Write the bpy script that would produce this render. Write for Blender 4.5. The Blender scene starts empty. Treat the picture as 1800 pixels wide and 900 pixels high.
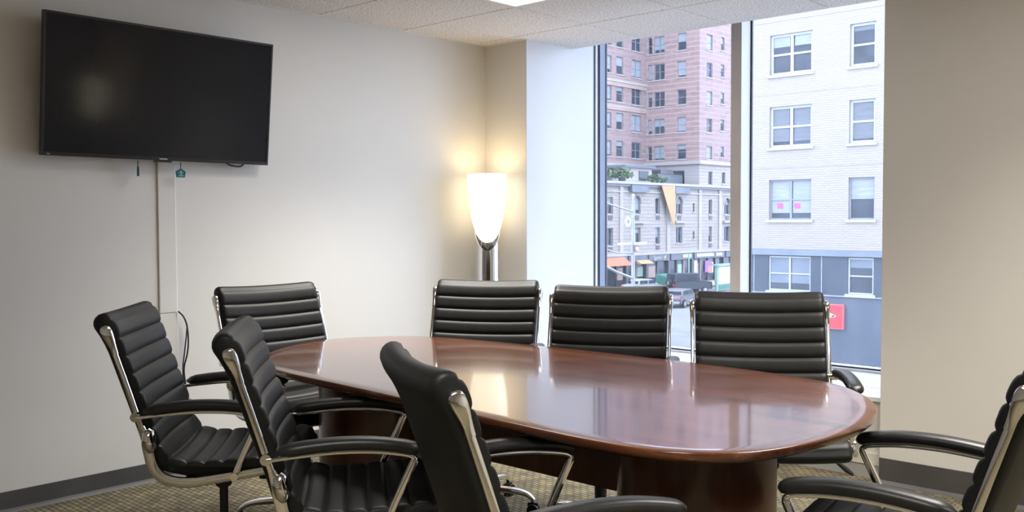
import bpy, bmesh, math, random
from mathutils import Vector, Matrix
random.seed(7)
R = math.radians
scene = bpy.context.scene
COL = scene.collection

# ------------------------------------------------------------------ camera
CAM = Vector((4.384, -4.506, 1.264))
yaw, pitch, roll, FPX = R(-42.62), R(-2.194), R(-0.19), 1667.2
fw = Vector((math.sin(yaw)*math.cos(pitch), math.cos(yaw)*math.cos(pitch), math.sin(pitch)))
rt = Vector((math.cos(yaw), -math.sin(yaw), 0)); up = rt.cross(fw)
r2 = rt*math.cos(roll) + up*math.sin(roll); u2 = up*math.cos(roll) - rt*math.sin(roll)
cd = bpy.data.cameras.new('camera'); cam = bpy.data.objects.new('camera', cd); COL.objects.link(cam)
cd.sensor_width = 36; cd.sensor_fit = 'HORIZONTAL'; cd.lens = FPX/1800*36; cd.clip_end = 500; cd.clip_start = 0.02
cam.matrix_world = Matrix(((r2.x, u2.x, -fw.x, CAM.x), (r2.y, u2.y, -fw.y, CAM.y), (r2.z, u2.z, -fw.z, CAM.z), (0, 0, 0, 1)))
scene.camera = cam

# ------------------------------------------------------------------ world, view
W = bpy.data.worlds.new('overcast_sky'); scene.world = W; W.use_nodes = True
bg = W.node_tree.nodes['Background']
bg.inputs[0].default_value = (0.70, 0.81, 1.0, 1); bg.inputs[1].default_value = 5.9
vs = scene.view_settings
vs.view_transform = 'Standard'; vs.look = 'None'; vs.gamma = 1; vs.use_curve_mapping = False; vs.exposure = 0.12
scene.cycles.use_denoising = True
scene.cycles.max_bounces = 10; scene.cycles.transparent_max_bounces = 16
scene.cycles.sample_clamp_indirect = 6
CEIL_W = 30.0       # watts of each fluorescent troffer
LAMP_W = 1.2        # bulb of the floor lamp

# ------------------------------------------------------------------ materials
def mat(name, col, rough=.5, metal=0, coat=0, spec=.5, emit=None, estr=0):
    m = bpy.data.materials.new(name); m.use_nodes = True
    b = m.node_tree.nodes['Principled BSDF']
    b.inputs['Base Color'].default_value = (*col, 1); b.inputs['Roughness'].default_value = rough
    b.inputs['Metallic'].default_value = metal; b.inputs['Coat Weight'].default_value = coat
    b.inputs['Specular IOR Level'].default_value = spec
    if emit: b.inputs['Emission Color'].default_value = (*emit, 1); b.inputs['Emission Strength'].default_value = estr
    return m
def nodes(m): return m.node_tree.nodes, m.node_tree.links, m.node_tree.nodes['Principled BSDF']
def vary(m, c1, c2, scale=8, detail=4, stretch=(1, 1, 1), bump=0, bscale=None, lo=.35, hi=.65, rough2=None, coord='Object', dist=.01):
    n, l, b = nodes(m)
    tc = n.new('ShaderNodeTexCoord'); mp = n.new('ShaderNodeMapping'); mp.inputs['Scale'].default_value = stretch
    l.new(tc.outputs[coord], mp.inputs[0])
    t = n.new('ShaderNodeTexNoise'); t.inputs['Scale'].default_value = scale; t.inputs['Detail'].default_value = detail
    l.new(mp.outputs[0], t.inputs['Vector'])
    r = n.new('ShaderNodeValToRGB'); r.color_ramp.elements[0].color = (*c1, 1); r.color_ramp.elements[1].color = (*c2, 1)
    r.color_ramp.elements[0].position = lo; r.color_ramp.elements[1].position = hi
    l.new(t.outputs[0], r.inputs[0]); l.new(r.outputs[0], b.inputs['Base Color'])
    if bump:
        t2 = n.new('ShaderNodeTexNoise'); t2.inputs['Scale'].default_value = bscale or scale; t2.inputs['Detail'].default_value = 3
        l.new(mp.outputs[0], t2.inputs['Vector'])
        bp = n.new('ShaderNodeBump'); bp.inputs['Strength'].default_value = bump; bp.inputs['Distance'].default_value = dist
        l.new(t2.outputs[0], bp.inputs['Height']); l.new(bp.outputs[0], b.inputs['Normal'])
    return m
def brickmat(name, c1, c2, mortar, axis, bw, bh, ms=.012, rough=.85, bump=.3, off=.5, dist=.02):
    m = mat(name, c1, rough); n, l, b = nodes(m)
    g = n.new('ShaderNodeNewGeometry'); s = n.new('ShaderNodeSeparateXYZ'); c = n.new('ShaderNodeCombineXYZ')
    l.new(g.outputs['Position'], s.inputs[0]); l.new(s.outputs[axis], c.inputs[0]); l.new(s.outputs[2 if axis != 'F' else 1], c.inputs[1])
    t = n.new('ShaderNodeTexBrick'); t.inputs['Scale'].default_value = 1; t.inputs['Brick Width'].default_value = bw
    t.inputs['Row Height'].default_value = bh; t.inputs['Mortar Size'].default_value = ms; t.offset = off
    t.inputs['Color1'].default_value = (*c1, 1); t.inputs['Color2'].default_value = (*c2, 1); t.inputs['Mortar'].default_value = (*mortar, 1)
    l.new(c.outputs[0], t.inputs['Vector']); l.new(t.outputs[0], b.inputs['Base Color'])
    bp = n.new('ShaderNodeBump'); bp.inputs['Strength'].default_value = bump; bp.inputs['Distance'].default_value = dist; bp.invert = True
    l.new(t.outputs['Fac'], bp.inputs['Height']); l.new(bp.outputs[0], b.inputs['Normal'])
    return m

M = {}
M['wall'] = vary(mat('wall_paint', (.73, .70, .65), .6), (.725, .695, .642), (.745, .715, .66), 1.5, 2, bump=.06, bscale=260, dist=.002)
M['white_paint'] = vary(mat('white_paint', (.72, .72, .73), .5), (.71, .71, .72), (.73, .73, .74), 2, 2, bump=.05, bscale=220, dist=.002)  # plain white; stands for daylight where used on reveal and mullion flank
M['sill'] = vary(mat('sill_laminate', (.84, .84, .84), .25), (.82, .82, .83), (.86, .86, .87), 3, 2)
M['convector'] = vary(mat('convector_enamel', (.66, .63, .55), .45), (.64, .61, .54), (.68, .65, .57), 3, 2)
M['baseboard'] = vary(mat('vinyl_base', (.075, .07, .068), .5), (.07, .065, .063), (.085, .08, .077), 5, 2)
M['grid'] = vary(mat('ceiling_grid_enamel', (.30, .28, .26), .5), (.28, .26, .24), (.32, .30, .28), 4, 2)
M['angle'] = vary(mat('wall_angle_enamel', (.78, .76, .72), .45), (.77, .75, .71), (.80, .78, .74), 4, 2)
def tile_mat():
    m = mat('fissured_tile', (.70, .65, .61), .95); n, l, b = nodes(m)
    g = n.new('ShaderNodeNewGeometry')
    t = n.new('ShaderNodeTexNoise'); t.inputs['Scale'].default_value = 95; t.inputs['Detail'].default_value = 4; t.inputs['Roughness'].default_value = .65
    l.new(g.outputs['Position'], t.inputs['Vector'])
    r = n.new('ShaderNodeValToRGB'); e = r.color_ramp.elements
    e[0].position = .38; e[0].color = (.50, .45, .41, 1); e[1].position = .52; e[1].color = (.86, .81, .77, 1)
    l.new(t.outputs[0], r.inputs[0]); l.new(r.outputs[0], b.inputs['Base Color'])
    bp = n.new('ShaderNodeBump'); bp.inputs['Strength'].default_value = .5; bp.inputs['Distance'].default_value = .004
    l.new(t.outputs[0], bp.inputs['Height']); l.new(bp.outputs[0], b.inputs['Normal'])
    return m
M['tile'] = tile_mat()
def carpet_mat():
    m = mat('woven_carpet', (.2, .17, .1), .95, spec=.15); n, l, b = nodes(m)
    g = n.new('ShaderNodeNewGeometry')
    t = n.new('ShaderNodeTexBrick'); t.inputs['Scale'].default_value = 1
    t.inputs['Brick Width'].default_value = .042; t.inputs['Row Height'].default_value = .026; t.inputs['Mortar Size'].default_value = .0042; t.offset = .5
    t.inputs['Color1'].default_value = (.27, .24, .155, 1); t.inputs['Color2'].default_value = (.175, .15, .095, 1); t.inputs['Mortar'].default_value = (.10, .085, .058, 1)
    nz = n.new('ShaderNodeTexNoise'); nz.inputs['Scale'].default_value = 30; nz.inputs['Detail'].default_value = 2
    mx = n.new('ShaderNodeMix'); mx.data_type = 'VECTOR'; mx.inputs[0].default_value = .006
    l.new(g.outputs['Position'], nz.inputs['Vector']); l.new(g.outputs['Position'], mx.inputs[4]); l.new(nz.outputs['Color'], mx.inputs[5])
    l.new(mx.outputs[1], t.inputs['Vector'])
    n2 = n.new('ShaderNodeTexNoise'); n2.inputs['Scale'].default_value = 9; n2.inputs['Detail'].default_value = 5
    l.new(g.outputs['Position'], n2.inputs['Vector'])
    r = n.new('ShaderNodeValToRGB'); r.color_ramp.elements[0].position = .35; r.color_ramp.elements[0].color = (.7, .7, .74, 1)
    r.color_ramp.elements[1].position = .65; r.color_ramp.elements[1].color = (1.15, 1.12, 1.05, 1)
    l.new(n2.outputs[0], r.inputs[0])
    mm = n.new('ShaderNodeMix'); mm.data_type = 'RGBA'; mm.blend_type = 'MULTIPLY'; mm.inputs[0].default_value = 1
    l.new(t.outputs[0], mm.inputs[6]); l.new(r.outputs[0], mm.inputs[7]); l.new(mm.outputs[2], b.inputs['Base Color'])
    bp = n.new('ShaderNodeBump'); bp.inputs['Strength'].default_value = .6; bp.inputs['Distance'].default_value = .004; bp.invert = True
    l.new(t.outputs['Fac'], bp.inputs['Height']); l.new(bp.outputs[0], b.inputs['Normal'])
    return m
M['carpet'] = carpet_mat()
def wood_mat(name, c1, c2, c3, rough, coat, stretch):
    m = mat(name, c2, rough, coat=coat); n, l, b = nodes(m)
    b.inputs['Coat Roughness'].default_value = .07
    tc = n.new('ShaderNodeTexCoord'); mp = n.new('ShaderNodeMapping'); mp.inputs['Scale'].default_value = stretch
    l.new(tc.outputs['Object'], mp.inputs[0])
    t = n.new('ShaderNodeTexNoise'); t.inputs['Scale'].default_value = 1; t.inputs['Detail'].default_value = 7; t.inputs['Roughness'].default_value = .62; t.inputs['Distortion'].default_value = .4
    l.new(mp.outputs[0], t.inputs['Vector'])
    r = n.new('ShaderNodeValToRGB'); e = r.color_ramp.elements
    e[0].position = .32; e[0].color = (*c1, 1); e[1].position = .70; e[1].color = (*c3, 1)
    k = e.new(.5); k.color = (*c2, 1)
    l.new(t.outputs[0], r.inputs[0]); l.new(r.outputs[0], b.inputs['Base Color'])
    return m
M['mahogany'] = wood_mat('mahogany_veneer', (.085, .026, .011), (.155, .049, .020), (.235, .083, .034), .22, .75, (1.3, 26, 26))
M['mahogany_v'] = wood_mat('mahogany_pedestal', (.060, .018, .009), (.10, .030, .014), (.14, .044, .02), .3, .2, (14, 14, .8))
M['dark_wood'] = vary(mat('dark_underside', (.02, .012, .009), .6), (.016, .01, .008), (.028, .016, .012), 12, 3)
M['leather'] = vary(mat('black_leather', (.0125, .0125, .0123), .46, spec=.3), (.011, .011, .0108), (.0145, .0142, .0138), 20, 3, bump=.12, bscale=420, dist=.0015)
M['arm_pad'] = vary(mat('black_arm_pad', (.018, .018, .019), .38), (.016, .016, .017), (.021, .02, .021), 30, 2, bump=.08, bscale=500, dist=.001)
M['chrome'] = vary(mat('chrome', (.86, .85, .84), .07, 1), (.84, .83, .82), (.88, .87, .86), 5, 1)
M['black_plastic'] = vary(mat('black_plastic', (.02, .02, .022), .45), (.018, .018, .02), (.024, .024, .026), 20, 2)
M['screen'] = vary(mat('tv_screen', (.007, .009, .015), .10, spec=.4), (.007, .009, .014), (.009, .011, .017), 3, 1)
M['bezel'] = vary(mat('tv_bezel', (.012, .012, .013), .3), (.011, .011, .012), (.014, .014, .015), 10, 1)
M['silver'] = vary(mat('silver_print', (.6, .6, .62), .35, .5), (.58, .58, .6), (.62, .62, .64), 10, 1)
M['teal'] = vary(mat('teal_resin', (.0, .10, .13), .3), (.0, .09, .12), (.01, .12, .15), 30, 2)
M['teal_light'] = vary(mat('teal_print', (.25, .45, .50), .4), (.22, .42, .47), (.28, .48, .53), 30, 2)
M['cord'] = vary(mat('black_cord', (.015, .015, .015), .5), (.012, .012, .012), (.02, .02, .02), 40, 1)
M['red_cord'] = vary(mat('dark_red_cord', (.06, .02, .02), .5), (.05, .018, .018), (.07, .024, .024), 40, 1)
M['raceway'] = vary(mat('raceway_plastic', (.73, .70, .65), .6), (.725, .695, .642), (.745, .715, .66), 4, 1)
M['alu_blue'] = vary(mat('anodised_frame', (.20, .24, .35), .4), (.19, .23, .34), (.21, .25, .36), 6, 1)
M['alu_dark'] = vary(mat('dark_gasket', (.03, .035, .055), .5), (.028, .032, .05), (.035, .04, .06), 6, 1)
M['alu_light'] = vary(mat('pale_frame', (.62, .62, .64), .4), (.60, .60, .62), (.64, .64, .66), 6, 1)
M['mullion'] = vary(mat('bronze_mullion', (.62, .545, .49), .45), (.60, .53, .475), (.64, .56, .505), 6, 1)
M['shade'] = mat('opal_glass_shade', (.9, .88, .82), .3, emit=(1, .86, .62), estr=1.7)
M['bulb'] = mat('bulb_glass', (1, .9, .7), .3, emit=(1, .82, .5), estr=8)
M['steel'] = vary(mat('polished_steel', (.78, .78, .80), .12, 1), (.76, .76, .78), (.80, .80, .82), 4, 1, stretch=(8, 8, .3))
M['diffuser'] = mat('fluorescent_diffuser', (.9, .9, .9), .5, emit=(1, .985, .95), estr=5)
M['greybox'] = vary(mat('grey_box', (.36, .35, .34), .5), (.35, .34, .33), (.38, .37, .36), 8, 1)
def glass_mat(name, tint, refl):
    m = bpy.data.materials.new(name); m.use_nodes = True; n, l = m.node_tree.nodes, m.node_tree.links
    n.remove(n['Principled BSDF']); o = n['Material Output']
    t = n.new('ShaderNodeBsdfTransparent'); t.inputs[0].default_value = (*tint, 1)
    g = n.new('ShaderNodeBsdfGlossy'); g.inputs['Roughness'].default_value = .02
    f = n.new('ShaderNodeFresnel'); f.inputs[0].default_value = 1.12
    tl = n.new('ShaderNodeBsdfTranslucent'); tl.inputs[0].default_value = (.9, .9, .9, 1)
    haze_veil = n.new('ShaderNodeMixShader'); haze_veil.inputs[0].default_value = .014; l.new(t.outputs[0], haze_veil.inputs[1]); l.new(tl.outputs[0], haze_veil.inputs[2])  # faint translucent veil on the pane imitates haze over the street view
    mx = n.new('ShaderNodeMixShader'); l.new(f.outputs[0], mx.inputs[0]); l.new(haze_veil.outputs[0], mx.inputs[1]); l.new(g.outputs[0], mx.inputs[2])
    l.new(mx.outputs[0], o.inputs[0]); return m
M['glass'] = glass_mat('window_glass', (.95, .97, 1.0), .1)
# exterior
M['white_brick'] = brickmat('white_glazed_brick', (.300, .258, .222), (.272, .233, .200), (.215, .187, .164), 'X', .32, .10, .012, .6)
M['blue_panel'] = vary(mat('blue_grey_panel', (.036, .046, .068), .5), (.030, .039, .059), (.045, .055, .077), .5, 3)
M['blue_stone'] = vary(mat('blue_grey_stone', (.068, .080, .106), .7), (.054, .066, .092), (.084, .096, .122), .9, 6, stretch=(1, 1, .35))
M['grey_ledge'] = vary(mat('grey_ledge', (.136, .156, .190), .6), (.122, .143, .177), (.150, .170, .204), 2, 2)
M['pvc'] = vary(mat('white_window_frame', (.326, .340, .340), .4), (.313, .326, .326), (.340, .354, .354), 3, 1)
M['grey_frame'] = vary(mat('grey_window_frame', (.190, .204, .224), .45), (.177, .190, .211), (.204, .218, .238), 3, 1)
M['pane'] = vary(mat('far_window_pane', (.041, .046, .061), .12, spec=.28), (.027, .031, .044), (.057, .064, .084), .9, 3)
M['blind'] = vary(mat('pale_blind', (.231, .245, .272), .7), (.204, .218, .245), (.258, .272, .299), 2, 2, stretch=(1, 1, 8))
M['grey_blind'] = vary(mat('grey_blind', (.116, .122, .143), .6), (.102, .109, .129), (.129, .136, .156), 2, 2, stretch=(1, 1, 6))
M['pink'] = vary(mat('pink_paper', (.408, .082, .177), .7), (.394, .075, .163), (.422, .088, .190), 3, 1)
M['red_brick'] = brickmat('red_brick_x', (.275, .178, .165), (.235, .148, .14), (.325, .24, .225), 'X', 1.6, .55, .06)
M['red_brick_y'] = brickmat('red_brick_y', (.255, .175, .172), (.215, .148, .145), (.29, .212, .205), 'Y', 1.6, .55, .05)
M['limestone'] = brickmat('limestone_y', (.305, .264, .240), (.275, .240, .220), (.180, .158, .150), 'Y', 2.2, .36, .03)
M['limestone_x'] = brickmat('limestone_x', (.320, .286, .272), (.292, .262, .252), (.245, .224, .218), 'X', 2.2, .36, .03)
M['stone_trim'] = vary(mat('stone_trim', (.320, .286, .272), .8), (.299, .265, .252), (.340, .306, .292), .8, 4)
M['pink_stone'] = vary(mat('pink_stone_band', (.313, .224, .190), .8), (.286, .204, .177), (.340, .245, .211), .8, 4)
M['slate'] = vary(mat('slate_grey', (.088, .099, .122), .6), (.075, .086, .109), (.106, .117, .141), .7, 4)
M['dark_shop'] = vary(mat('dark_shopfront', (.054, .049, .065), .5), (.041, .038, .052), (.075, .065, .084), .8, 4)
M['orange'] = vary(mat('orange_fabric', (.435, .136, .068), .8), (.408, .122, .061), (.462, .156, .082), 2, 2)
M['peach'] = vary(mat('peach_fabric', (.408, .238, .122), .8), (.381, .218, .112), (.422, .258, .136), .6, 2)
M['asphalt'] = vary(mat('asphalt', (.156, .156, .163), .9), (.136, .136, .143), (.177, .177, .184), .6, 5)
M['pavement'] = vary(mat('concrete_pavement', (.340, .326, .313), .9), (.313, .299, .286), (.367, .354, .340), .8, 5)
M['galv'] = vary(mat('galvanised_steel', (.299, .299, .299), .45, .3), (.272, .272, .272), (.326, .326, .326), 2, 3)
M['white_sign'] = vary(mat('white_sign_face', (.381, .354, .340), .5), (.367, .340, .326), (.394, .367, .354), 2, 1)
M['red_sign'] = vary(mat('red_sign_face', (.408, .030, .041), .45), (.381, .027, .038), (.435, .035, .046), 2, 1)
M['sign_edge'] = vary(mat('pink_sign_edge', (.435, .122, .136), .45), (.422, .116, .129), (.449, .129, .143), 2, 1)
M['blue_print'] = vary(mat('pale_blue_print', (.204, .204, .286), .5), (.190, .190, .272), (.218, .218, .299), 2, 1)
M['green_paint'] = vary(mat('green_paint', (.041, .163, .122), .5), (.034, .136, .109), (.049, .177, .136), 2, 2)
M['mint'] = vary(mat('mint_enamel', (.190, .299, .245), .4), (.177, .272, .231), (.204, .313, .258), 2, 2)
M['car_dark'] = vary(mat('dark_car_paint', (.027, .033, .046), .35), (.024, .030, .041), (.033, .038, .052), 2, 1)
M['car_white'] = vary(mat('white_car_paint', (.326, .326, .326), .35), (.313, .313, .313), (.340, .340, .340), 2, 1)
M['car_grey'] = vary(mat('grey_car_paint', (.109, .109, .122), .35), (.102, .102, .116), (.116, .116, .129), 2, 1)
M['tyre'] = vary(mat('tyre_rubber', (.027, .027, .030), .8), (.024, .024, .027), (.034, .034, .037), 9, 2)
M['tail'] = mat('tail_light', (.900, .041, .068), .3)
M['poster'] = vary(mat('coloured_poster', (.340, .136, .136), .5), (.381, .136, .082), (.204, .082, .272), 1.6, 2, lo=.45, hi=.55)
M['foliage'] = vary(mat('foliage', (.068, .095, .048), .8), (.041, .068, .034), (.095, .136, .068), 6, 4, bump=.6, bscale=20)
M['yellow'] = vary(mat('yellow_print', (.408, .299, .082), .5), (.394, .286, .075), (.422, .313, .088), 2, 1)

# ------------------------------------------------------------------ mesh helpers
class MB:
    def __init__(s): s.v = []; s.f = []
    def add(s, vs, fs):
        o = len(s.v); s.v += [tuple(v) for v in vs]; s.f += [tuple(i+o for i in f) for f in fs]; return s
    def box(s, x0, x1, y0, y1, z0, z1):
        return s.add([(x0,y0,z0),(x1,y0,z0),(x1,y1,z0),(x0,y1,z0),(x0,y0,z1),(x1,y0,z1),(x1,y1,z1),(x0,y1,z1)],
                     [(0,3,2,1),(4,5,6,7),(0,1,5,4),(1,2,6,5),(2,3,7,6),(3,0,4,7)])
    def rings(s, rs, closed=False, cap=True):
        n = len(rs[0]); vs = [p for r in rs for p in r]; fs = []
        m = len(rs) if closed else len(rs)-1
        for i in range(m):
            a, b = i*n, ((i+1) % len(rs))*n
            for j in range(n): fs.append((a+j, a+(j+1) % n, b+(j+1) % n, b+j))
        if cap and not closed: fs.append(tuple(range(n))[::-1]); fs.append(tuple(range((len(rs)-1)*n, len(rs)*n)))
        return s.add(vs, fs)
    def tube(s, path, r, n=10, cap=True):
        rs = []; path = [Vector(p) for p in path]; prev = None
        for i, p in enumerate(path):
            t = (path[min(i+1, len(path)-1)]-path[max(i-1, 0)]).normalized()
            if prev is None: a = t.orthogonal().normalized()
            else: a = (prev - t*prev.dot(t)).normalized()
            prev = a; b = t.cross(a); rr = r[i] if isinstance(r, (list, tuple)) else r
            rs.append([p + (a*math.cos(k*2*math.pi/n) + b*math.sin(k*2*math.pi/n))*rr for k in range(n)])
        return s.rings(rs, cap=cap)
    def bar(s, path, side, w, h, k=3):
        """sweep of a rounded rectangle; side = constant vector for the width w, h is measured across it"""
        path = [Vector(p) for p in path]; side = Vector(side).normalized(); rs = []
        for i, p in enumerate(path):
            t = (path[min(i+1, len(path)-1)]-path[max(i-1, 0)]).normalized()
            nn = side.cross(t).normalized(); ww = w[i] if isinstance(w, (list, tuple)) else w; hh = h[i] if isinstance(h, (list, tuple)) else h
            ring = []; rad = min(ww, hh)*.32
            for cx, cy, a0 in ((1, 1, 0), (-1, 1, 90), (-1, -1, 180), (1, -1, 270)):
                for q in range(k):
                    a = R(a0 + 90*q/(k-1))
                    ring.append(p + side*(cx*(ww/2-rad)+rad*math.cos(a)) + nn*(cy*(hh/2-rad)+rad*math.sin(a)))
            rs.append(ring)
        return s.rings(rs)
    def lathe(s, prof, n=24, c=(0, 0)):
        rs = [[(c[0]+r*math.cos(k*2*math.pi/n), c[1]+r*math.sin(k*2*math.pi/n), z) for k in range(n)] for r, z in prof]
        return s.rings(rs)
    def build(s, name, m, parent=None, smooth=40):
        me = bpy.data.meshes.new(name); me.from_pydata(s.v, [], s.f)
        bm = bmesh.new(); bm.from_mesh(me); bmesh.ops.recalc_face_normals(bm, faces=bm.faces); bm.to_mesh(me); bm.free()
        me.materials.append(M[m] if isinstance(m, str) else m)
        if smooth:
            me.polygons.foreach_set('use_smooth', [True]*len(me.polygons)); me.set_sharp_from_angle(angle=R(smooth))
        o = bpy.data.objects.new(name, me); COL.objects.link(o); o.parent = parent
        return o
def tag(o, label, cat=None, group=None, kind=None):
    o['label'] = label
    if cat: o['category'] = cat
    if group: o['group'] = group
    if kind: o['kind'] = kind
    return o
def empty(name, loc=(0, 0, 0), rz=0):
    o = bpy.data.objects.new(name, None); COL.objects.link(o); o.location = loc; o.rotation_euler = (0, 0, rz); o.empty_display_size = .1
    return o
def bx(name, m, x0, x1, y0, y1, z0, z1, parent=None): return MB().box(x0, x1, y0, y1, z0, z1).build(name, m, parent, smooth=0)
def structure(o, label): return tag(o, label, kind='structure')
def catmull(pts, k=6, closed=False):
    P = [Vector(p) for p in pts]; n = len(P); out = []
    for i in range(n if closed else n-1):
        g = (lambda j: P[j % n]) if closed else (lambda j: P[max(0, min(n-1, j))])
        a, b, c, d = g(i-1), g(i), g(i+1), g(i+2)
        for q in range(k):
            t = q/k
            out.append(.5*((2*b) + (c-a)*t + (2*a-5*b+4*c-d)*t*t + (3*b-a-3*c+d)*t**3))
    if not closed: out.append(P[-1])
    return out
def copy_tree(o, parent=None):
    c = o.copy(); COL.objects.link(c); c.parent = parent
    for ch in list(o.children): copy_tree(ch, c)
    return c

# ------------------------------------------------------------------ room shell
H = 2.40; XE, YS = 6.6, -6.8; XC, XJ, YG = .362, 2.628, .473
structure(bx('floor', 'carpet', -.1, XE+.1, YS-.1, .80, -.06, 0), 'olive and brown woven carpet floor of the meeting room')
structure(bx('wall_west', 'wall', -.12, 0, YS-.1, .80, 0, H+.42), 'off white wall carrying the television')
structure(bx('wall_north_west', 'wall', 0, XC, 0, .834, 0, H+.42), 'short off white wall return behind the floor lamp')
structure(bx('wall_north', 'wall', XJ, XE, 0, .68, 0, H+.42), 'plain off white wall beside the tall window')
structure(bx('wall_east', 'wall', XE, XE+.12, YS-.1, .84, 0, H+.42), 'plain off white side wall')
structure(bx('wall_south', 'wall', -.12, XE+.12, YS-.12, YS, 0, H), 'plain off white rear wall')
o = structure(bx('baseboard_west', 'baseboard', 0, .008, YS, 0, .004, .09), 'dark grey vinyl base along the television wall')
MB().rings([[(.008, YS, 0), (.026, YS, 0), (.022, YS, .006), (.008, YS, .016)], [(.008, 0, 0), (.026, 0, 0), (.022, 0, .006), (.008, 0, .016)]]).build('toe', 'baseboard', o)
structure(bx('baseboard_north_west', 'baseboard', .008, XC, -.008, 0, .004, .09), 'dark grey vinyl base behind the floor lamp')
o = structure(bx('baseboard_north', 'baseboard', XJ, XE, -.008, 0, .004, .120), 'dark grey vinyl base on the wall beside the window')
MB().rings([[(XJ, -.008, 0), (XJ, -.024, 0), (XJ, -.02, .006), (XJ, -.008, .016)], [(XE, -.008, 0), (XE, -.024, 0), (XE, -.02, .006), (XE, -.008, .016)]]).build('toe', 'baseboard', o)
# window bay: convector box, sill
SZ = .397
wb = structure(bx('wall_sill', 'convector', XC, XJ, .055, .80, 0, SZ-.02), 'beige convector panel below the window sill')
bx('kick_strip', 'greybox', XC, XJ, .047, .055, 0, .066, wb); bx('panel_lip', 'convector', XC, XJ, .043, .055, .066, .122, wb)
for x in (1.0, 1.75): bx('panel_seam', 'greybox', x, x+.004, .0535, .0552, .122, .37, wb)
sl = structure(MB().box(XC, XJ, .045, .86, SZ-.02, SZ).build('trim_1', 'sill', smooth=0), 'white laminate window sill')
bx('sill_joint', 'greybox', XC+.02, XJ-.004, .308, .3105, SZ-.0005, SZ+.0006, sl)
for x in (.98, 1.70, 2.42): bx('sill_joint', 'greybox', x, x+.0022, .05, .305, SZ-.0005, SZ+.0006, sl)
tag(MB().box(2.437, 2.487, .024, .043, .125, .195).box(2.445, 2.479, .020, .024, .133, .187).build('outlet_box', 'greybox'), 'small grey electrical box on the convector panel below the sill', 'outlet')
# window: reveal runs past the ceiling edge up to the glass
HW = H+.22; YW = .80
wn = structure(empty('window_1', (0, 0, 0)), 'tall two pane street window with blue grey left jamb and pale mullion')
bx('daylit_reveal', 'white_paint', XC, XC+.004, .001, .69, SZ, HW, wn)  # added sheet over the wall; its cool white carries the window daylight
bx('gasket', 'alu_dark', XC, XC+.002, .69, .712, SZ, HW, wn)
bx('jamb_strip', 'alu_light', XC, XC+.006, .712, .734, SZ, HW, wn)
bx('gasket', 'alu_dark', XC, XC+.003, .734, .757, SZ, HW, wn)
bx('frame', 'alu_blue', XC, XC+.010, .757, .822, SZ, HW, wn)
bx('gasket', 'alu_dark', XC, XC+.014, .822, .834, SZ, HW, wn)
bx('mullion', 'mullion', 1.424, 1.493, .69, .822, SZ, HW, wn)
bx('mullion_lit_flank', 'white_paint', 1.493, 1.4945, .692, .800, SZ, HW, wn)  # thin white sheet; skylight on the mullion side put into its colour
bx('gasket', 'alu_dark', 1.493, 1.503, .805, .82, SZ, HW, wn)
bx('bottom_frame', 'alu_light', XC+.010, 1.424, .752, .84, SZ, .408, wn); bx('bottom_frame', 'alu_light', 1.493, 2.78, .752, .84, SZ, .408, wn)
bx('gasket', 'alu_dark', XC+.014, 1.424, .785, .80, .408, .416, wn); bx('gasket', 'alu_dark', 1.503, 2.74, .785, .80, .408, .416, wn)
bx('frame', 'alu_light', 2.70, 2.78, .69, .84, SZ, HW, wn)
bx('pane', 'glass', XC+.004, 1.43, .8225, .8285, .412, HW, wn); bx('pane', 'glass', 1.49, 2.74, .8225, .8285, .412, HW, wn)
structure(bx('wall_outer_east', 'white_paint', 2.78, XE+.1, .84, .98, -.06, H+.42), 'outer wall pier right of the street window')
structure(bx('wall_outer_sill', 'white_paint', XC, 2.78, .86, .98, -.06, SZ), 'outer spandrel below the street window')

# ceiling: hidden deck, grid backing and single tiles
T = .6096; GX0 = .3220; GY0 = -.1146
ce = structure(bx('ceiling', 'grid', XC, XJ, -.001, YG, H+.007, H+.05), 'suspended ceiling of fissured acoustic tiles')
bx('deck', 'grid', 0, XE, YS, -.001, H+.007, H+.05, ce)
structure(bx('ceiling_head', 'white_paint', XC, 2.78, YG-.012, .98, H+.22, H+.42), 'window head high above the ceiling edge')
structure(bx('trim_9', 'alu_dark', XC, XJ, YG-.012, YG-.0005, H+.05, H+.22), 'dark bulkhead added out of view to block light above the ceiling')  # unseen from the room; added to stop light leaking over the ceiling edge
LIGHTS = [(1, -3), (5, -3), (5, -8), (8, -5)]   # troffers (two tiles long) by tile column and row start
skip = {(a, b+d) for a, b in LIGHTS for d in (0, 1)}
tmesh = {}
def tile(x0, x1, y0, y1):
    g = .0035; k = (round(x1-x0, 3), round(y1-y0, 3))
    if k not in tmesh:
        w, d = (x1-x0)/2-g, (y1-y0)/2-g
        mb = MB().rings([[(sx*(w-o), sy*(d-o), z) for sx, sy in ((-1, -1), (1, -1), (1, 1), (-1, 1))] for o, z in ((0, .007), (0, .0025), (.0025, 0))])
        ob = mb.build('ceiling_tile', 'tile', ce, 0); tmesh[k] = ob.data
    else:
        ob = bpy.data.objects.new('ceiling_tile', tmesh[k]); COL.objects.link(ob); ob.parent = ce
    ob.location = ((x0+x1)/2, (y0+y1)/2, H)
for i in range(-1, 11):
    for j in range(-11, 1):
        if (i, j) in skip: continue
        x0, x1 = GX0+i*T, GX0+(i+1)*T; y0, y1 = GY0+j*T, GY0+(j+1)*T
        x0, x1 = max(x0, .004), min(x1, XE-.004); y0 = max(y0, YS+.004)
        if j == 0:
            if x1 <= XC: y1 = -.004
            elif x0 >= XJ: y1 = -.004
            else:
                y1 = YG-.002
                if x0 < XC: tile(x0, XC, y0, -.004); x0 = XC+.002
                if x1 > XJ:
                    tile(XJ, x1, y0, -.004); x1 = XJ-.002
        if x1-x0 > .02 and y1-y0 > .02: tile(x0, x1, y0, y1)
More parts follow.
